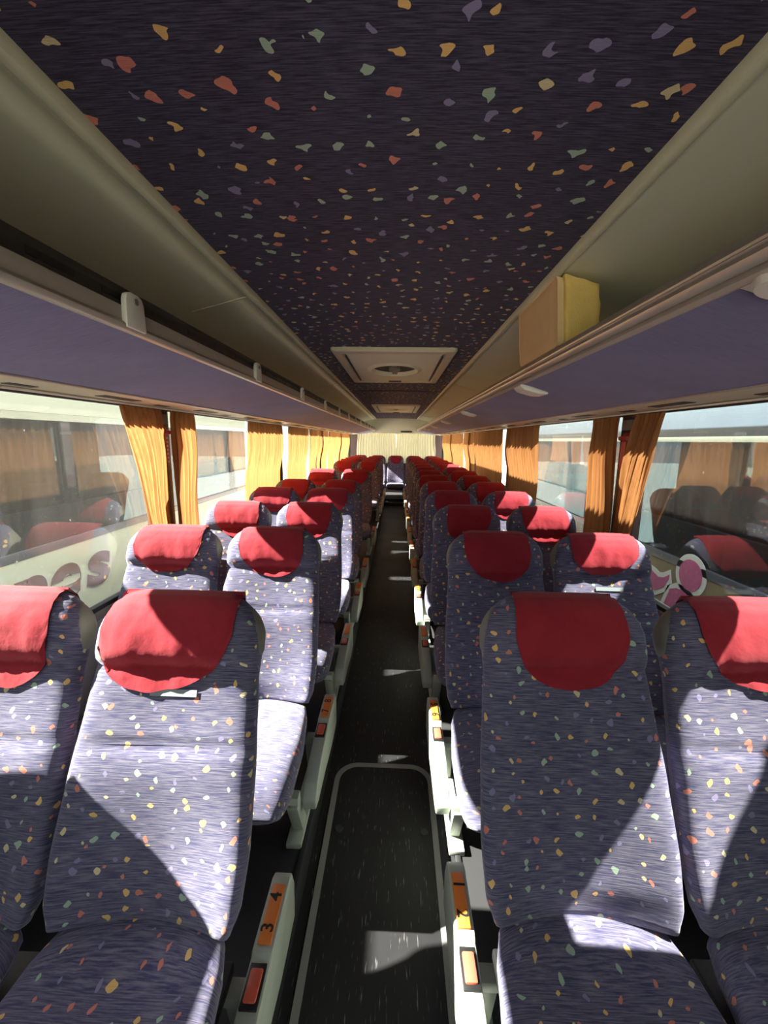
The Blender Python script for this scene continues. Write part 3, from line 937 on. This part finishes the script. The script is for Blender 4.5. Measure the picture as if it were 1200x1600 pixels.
# ------------------------------------------------------------------ curtains
def hang(s, bunch=False):
    def f(u, d, z):
        g = max(0, min(1, (1.50-z)/.34)); g = g*g*(3-2*g)*(0.35 if bunch else 1)
        return (s*(1.148+d*(1-.8*g)+.034*g), u, z)
    return f
def curtain_mesh(name, fx, a0, a1, b0, b1, ztop, zbot, folds, amp, seed, lean=0.8):
    """fx(u_along, depth) -> xyz; top edge a0..a1, bottom edge b0..b1"""
    rr = random.Random(seed); ph = rr.random()*6; ph2 = rr.random()*6
    nx = max(24, int(folds*9)); nz = 22
    V, F = [], []
    for j in range(nz+1):
        v = j/nz
        g = min(1, v**lean)
        e0 = a0+(b0-a0)*g; e1 = a1+(b1-a1)*g
        z = ztop+(zbot-ztop)*v
        for i in range(nx+1):
            u = i/nx
            uu = u + .018*math.sin(u*9+ph2)
            d = amp*(math.sin(uu*folds*2*PI+ph+.5*math.sin(v*3+ph2)) + .35*math.sin(uu*folds*4.7*PI+ph2)) * (.55+.45*min(1, v*3+.3))
            sway = .010*math.sin(v*5+ph+u*4)
            V.append(fx(e0+(e1-e0)*u+sway*(v > .02), d, z))
    n = nx+1
    for j in range(nz):
        for i in range(nx):
            a = j*n+i
            F.append((a, a+1, a+n+1, a+n))
    return mesh(name, V, F)
CX = 1.150
L_C = [(1.74, 2.05, 1.97, 2.12, 7), (2.155, 2.38, 2.17, 2.38, 5), (3.24, 4.25, 3.22, 4.25, 11), (4.50, 5.48, 4.52, 5.46, 11), (5.56, 6.06, 5.66, 6.12, 6),
       (6.20, 7.05, 6.22, 7.08, 9), (7.15, 8.05, 7.12, 8.00, 9), (8.15, 10.1, 8.15, 10.1, 18)]
R_C = [(1.78, 2.00, 2.02, 2.14, 6), (2.16, 2.42, 2.18, 2.42, 5), (3.36, 4.30, 3.40, 4.28, 11), (4.46, 5.98, 4.52, 6.0, 15), (6.12, 6.92, 6.12, 6.94, 8), (7.15, 10.2, 7.15, 10.2, 26)]
LL = ['orange curtain gathered against the nearest pillar left of aisle, by the clear pane', 'straight orange curtain behind the first pillar, left of aisle',
      'drawn orange curtain beside the bare second window, left of aisle']
RL = ['orange curtain gathered slantwise against the nearest pillar right of aisle', 'straight orange curtain behind the first pillar, right of aisle',
      'drawn orange curtain beside the bare second window, right of aisle']
for s, lst, lab, sd in ((-1, L_C, LL, 'left'), (1, R_C, RL, 'right')):
    for i, (a0, a1, b0, b1, nf) in enumerate(lst):
        me = curtain_mesh('curtain', hang(s, i < 2), a0, a1, b0, b1, 1.682, .86, nf, .019, i*5+(s > 0)*50, .8)
        lb = lab[i] if i < 3 else 'drawn orange curtain, %s from the front left of aisle' % ORD[i+1] if s < 0 else 'drawn orange curtain, %s from the front right of aisle' % ORD[i+1]
        tag(link('curtain', me, M['curtain']), lb, 'curtain', 'orange curtains on the side windows')
    b = MB(); b.box(s*CX-.008, s*CX+.008, FRONT+.1, REAR-.15, 1.687, 1.693, .001)
    tag(b.build('curtain_track', M['white']), 'thin pale curtain track above the windows %s of aisle' % sd, 'curtain track')
for i, (a0, a1, nf) in enumerate(((-1.06, -.005, 15), (.005, 1.06, 15))):
    me = curtain_mesh('curtain', lambda u, d, z: (u, REAR-.07+d, z), a0, a1, a0, a1, 1.73, .93, nf, .016, 90+i)
    tag(link('curtain', me, M['rearcurtain']), 'cream curtain over the rear window, %s half' % ('left', 'right')[i], 'curtain', 'cream curtains on the rear window')

# emergency hammers on the first pillars
for s, sn in ((-1, 'left'), (1, 'right')):
    x = s*1.185
    t = thing('emergency_hammer', (x, 2.11, 1.50), 'red emergency hammer in its holder on the first pillar %s of aisle' % sn, 'emergency hammer')
    b = MB(); xa, xb = sorted((0, -s*.016)); b.box(xa, xb, -.028, .028, -.10, .10, .006); b.build('holder', M['redp'], t)
    b = MB(); xa, xb = sorted((-s*.014, -s*.030)); b.box(xa, xb, -.012, .012, -.085, .06, .004); b.build('handle', M['coral'], t)
    b = MB(); b.tube([(-s*.024, -.034, .075), (-s*.024, .034, .075)], .011, 12); b.build('hammer_head', M['redp'], t)
    if s < 0:
        b = MB()
        for k in range(7):
            b.box(.0295, .0315, -.006, .006, -.08+k*.02, -.07+k*.02)
        b.build('grip_marks', M['white'], t)
    b = MB(); xa, xb = sorted((0, -s*.018)); b.box(xa, xb, -.045, .045, .115, .165, .003); b.build('sign_plate', M['capgrey'], t)

# ------------------------------------------------------------------ outside: ground and neighbouring coaches
me = mesh('ground', [(-40, -40, -1.15), (40, -40, -1.15), (40, 60, -1.15), (-40, 60, -1.15)], [(0, 1, 2, 3)], smooth=False)
structure(link('ground', me, M['asphalt']))

def parked(xn, s, y0, y1, mat, label, sill, top, roof, head):
    """coach whose near side stands at x=xn; s=-1 to the left of ours, +1 to the right"""
    t = thing('parked_coach', (xn, (y0+y1)/2, -1.15), label, 'coach')
    inv = Matrix.Translation((-xn, -(y0+y1)/2, 1.15))
    def put(b, name, m, par=None):
        me = b.data(name); me.transform(inv); return link(name, me, M[m], par or t)
    X = lambda d: xn+s*d
    b = MB()
    b.box(*sorted((X(0), X(.05))), y0, y1, -.85, sill)
    put(b, 'body', mat); b = MB()
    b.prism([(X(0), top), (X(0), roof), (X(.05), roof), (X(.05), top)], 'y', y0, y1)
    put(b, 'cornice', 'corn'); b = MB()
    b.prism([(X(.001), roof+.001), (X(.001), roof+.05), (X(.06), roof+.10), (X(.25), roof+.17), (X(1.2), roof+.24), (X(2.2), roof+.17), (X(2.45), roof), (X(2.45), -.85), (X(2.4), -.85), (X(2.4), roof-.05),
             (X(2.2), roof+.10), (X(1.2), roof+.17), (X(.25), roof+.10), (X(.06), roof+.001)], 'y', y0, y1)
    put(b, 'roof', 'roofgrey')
    b = MB(); b.box(*sorted((X(.05), X(2.4))), y0, y1, -.2, 0.0); put(b, 'deck', 'plat')
    b = MB(); b.box(*sorted((X(.012), X(.018))), y0, y1, sill-.01, top+.01); put(b, 'window_band', 'tint')
    b = MB(); b.box(*sorted((X(-.006), X(.03))), y0, y1, sill-.045, sill+.012, .004); put(b, 'window_seal', 'navy')
    y = y0+1
    while y < y1:
        b = MB(); b.box(*sorted((X(.02), X(.07))), y-.05, y+.05, sill, top); put(b, 'window_post', 'rubber'); y += 1.75
    for y in (y0+2.2, y1-3.0):
        b = MB(); b.tube([(X(.02), y, -.65), (X(.32), y, -.65)], .5, 32); put(b, 'wheel', 'rubber')
    return t, put, inv
# left: white coach with maroon lettering
XL = -2.366
tl, putl, invl = parked(XL, -1, -5.5, 6.5, 'whitepaint', 'white coach with maroon lettering parked outside the windows left of aisle', .80, 1.70, 1.83, 1)
b = MB(); b.box(XL-.002, XL+.006, -5.5, 6.5, .13, .20, .002); putl(b, 'side_moulding', 'capgrey')
for ch, yc in (('n', 2.48), ('e', 2.78), ('s', 3.11)):
    me = text_mesh(ch, .50, .004, .020, .16)
    xs = [v.co.x for v in me.vertices]; zs = [v.co.y for v in me.vertices]
    mx, my = (min(xs)+max(xs))/2, min(zs)
    sc = .265/(max(zs)-min(zs)); sx = .275/(max(xs)-min(xs))
    R = Matrix(((0, 0, 1, XL+.006), (1, 0, 0, yc), (0, 1, 0, .365), (0, 0, 0, 1)))
    me.transform(Matrix.Diagonal((sx, sc, 1, 1)) @ Matrix.Translation((-mx, -my, 0))); me.transform(R); me.transform(invl)
    link('lettering', me, M['letter'], tl)
# right: gold-brown coach with outlined pink letters
XR = 1.985
tr, putr, invr = parked(XR, 1, -5.5, 6.5, 'goldpaint', 'gold-brown coach with outlined pink lettering parked outside the windows right of aisle', .765, 1.60, 2.36, 1)
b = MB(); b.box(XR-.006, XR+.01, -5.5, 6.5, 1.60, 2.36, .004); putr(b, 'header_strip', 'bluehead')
b = MB(); b.box(XR-.010, XR+.01, -5.5, 6.5, 1.565, 1.60, .004); putr(b, 'header_moulding', 'whitepaint')
def shape(name, pts, d0, d1, mat):
    """pts: (y, z) outline on the coach's side"""
    b = MB(); b.prism(pts, 'x', XR-d1, XR-d0); return putr(b, name, mat)
def circ(cy, cz, r, n=36, sy=1): return [(cy+r*sy*math.cos(2*PI*k/n), cz+r*math.sin(2*PI*k/n)) for k in range(n)]
def grow(pts, g):
    cy = sum(p[0] for p in pts)/len(pts); n = len(pts); out = []
    for i in range(n):
        a, b_, c_ = Vector(pts[i-1]), Vector(pts[i]), Vector(pts[(i+1) % n])
        t_ = (c_-a).normalized(); nn = Vector((t_.y, -t_.x)); out.append(tuple(b_+nn*g))
    return out
def area(p): return sum(p[i-1][0]*p[i][1]-p[i][0]*p[i-1][1] for i in range(len(p)))
# larger y is further away, so letters read towards the camera
dot = circ(2.79, .700, .105)
stem = [(2.96, .545), (2.90, .572), (2.84, .575), (2.76, .555), (2.72, .56), (2.84, .10), (2.99, -.02), (3.10, .02), (3.12, .08)]
tail = [(3.15, .60), (3.10, .585), (3.04, .60), (2.985, .64), (2.99, .60), (3.03, .53), (3.12, .475), (3.25, .43), (3.30, .52), (3.22, .62)]
bowl = circ(2.12, .42, .34, 48)
dot, stem, tail, bowl = [[(y-.14, z) for y, z in p] for p in (dot, stem, tail, bowl)]
for nm, p in (('letter_dot', dot), ('letter_stem', stem), ('letter_tail', tail), ('letter_bowl', bowl)):
    if area(p) < 0: p = p[::-1]
    shape('lettering_outline', grow(p, .036), .002, .006, 'whitel')
    shape('lettering', p, .004, .009, 'pinkl')
shape('lettering', circ(1.98, .42, .12, 30), .006, .011, 'goldpaint')

# seats and curtains seen through the neighbours' glass
GB, DBm = BACK.copy(), BACK.copy()
for me, m in ((GB, 'greyseat'), (DBm, 'darkseat')):
    me.materials.clear(); me.materials.append(M[m])
GC, DC = CUSH.copy(), CUSH.copy()
for me, m in ((GC, 'greyseat'), (DC, 'darkseat')):
    me.materials.clear(); me.materials.append(M[m])
for i, y in enumerate((1.9, 2.62, 3.34)):
    seat(XR+.50, y, ['grey-green seat inside the gold-brown coach, nearest of the three', 'grey-green seat inside the gold-brown coach, middle of the three', 'grey-green seat inside the gold-brown coach, farthest of the three'][i],
         'seats inside the gold-brown coach', 0, back=GB, cush=GC, simple=True, z=0.13)
for i, y in enumerate((2.1, 2.9, 3.7)):
    seat(XL-.50, y, ['dark blue seat inside the white coach, nearest of the three', 'dark blue seat inside the white coach, middle of the three', 'dark blue seat inside the white coach, farthest of the three'][i],
         'seats inside the white coach', 0, back=DBm, cush=DC, simple=True, z=0.16)
for i, (y0, y1) in enumerate(((1.6, 2.0), (2.35, 2.75))):
    me = curtain_mesh('curtain', lambda u, d, z: (XL-.16+d, u, z), y0, y1, y0, y1, 1.66, 1.25, 5, .012, 200+i)
    tag(link('curtain', me, M['palecurtain']), 'pale curtain inside the white coach, %s of two' % ('nearer', 'farther')[i], 'curtain', 'curtains inside the white coach')

# ------------------------------------------------------------------ light
def sun(name, d, e, col, ang=0.6):
    l = D.lights.new(name, 'SUN'); l.energy = e; l.color = col; l.angle = math.radians(ang)
    o = D.objects.new(name, l); C.objects.link(o)
    o.rotation_euler = Vector(d).to_track_quat('-Z', 'Y').to_euler()
    return o
sun('sun', (1.0, 0.012, -0.80), 37.0, (1.0, 0.92, 0.80))
sun('sun_glint', (-1.0, 0.05, -1.48), 24.0, (1.0, 0.92, 0.80))   # sunlight thrown back by glazing further right
w = D.worlds.new('sky'); bpy.context.scene.world = w; w.use_nodes = True
nt = w.node_tree; bg = nt.nodes['Background']
sk = nt.nodes.new('ShaderNodeTexSky'); sk.sky_type = 'HOSEK_WILKIE'; sk.turbidity = 4.0; sk.ground_albedo = .35
sk.sun_direction = Vector((-1.0, -0.78, 0.84)).normalized()
mx = nt.nodes.new('ShaderNodeMix'); mx.data_type = 'RGBA'; mx.inputs[0].default_value = 0.5
mx.inputs[7].default_value = (1.0, 1.0, 0.96, 1)
nt.links.new(sk.outputs[0], mx.inputs[6]); nt.links.new(mx.outputs[2], bg.inputs['Color'])
bg.inputs['Strength'].default_value = 3.2

# ------------------------------------------------------------------ camera
f = 640.0
cam = D.cameras.new('camera'); co = D.objects.new('camera', cam); C.objects.link(co)
cam.sensor_fit = 'VERTICAL'; cam.sensor_height = 36.0; cam.lens = f/1600*36.0
cam.clip_start = 0.02; cam.clip_end = 300
roll = 0.014
d = Matrix.Rotation(roll, 3, 'Z') @ Vector(((621-600)/f, (800-688)/f, -1))
yaw = math.asin(d.x/d.length); pitch = math.atan2(d.y, -d.z)
R = Matrix.Rotation(yaw, 4, 'Z') @ Matrix.Rotation(PI/2-pitch, 4, 'X') @ Matrix.Rotation(roll, 4, 'Z')
co.matrix_world = Matrix.Translation((CAMX, 0, CAMZ)) @ R
sc = bpy.context.scene
sc.camera = co
sc.view_settings.view_transform = 'Standard'; sc.view_settings.look = 'None'
sc.view_settings.gamma = 1; sc.view_settings.use_curve_mapping = False
sc.view_settings.exposure = 0.38
sc.cycles.max_bounces = 12; sc.cycles.diffuse_bounces = 8; sc.cycles.transparent_max_bounces = 12
sc.cycles.sample_clamp_indirect = 6.0; sc.cycles.caustics_reflective = False; sc.cycles.caustics_refractive = False
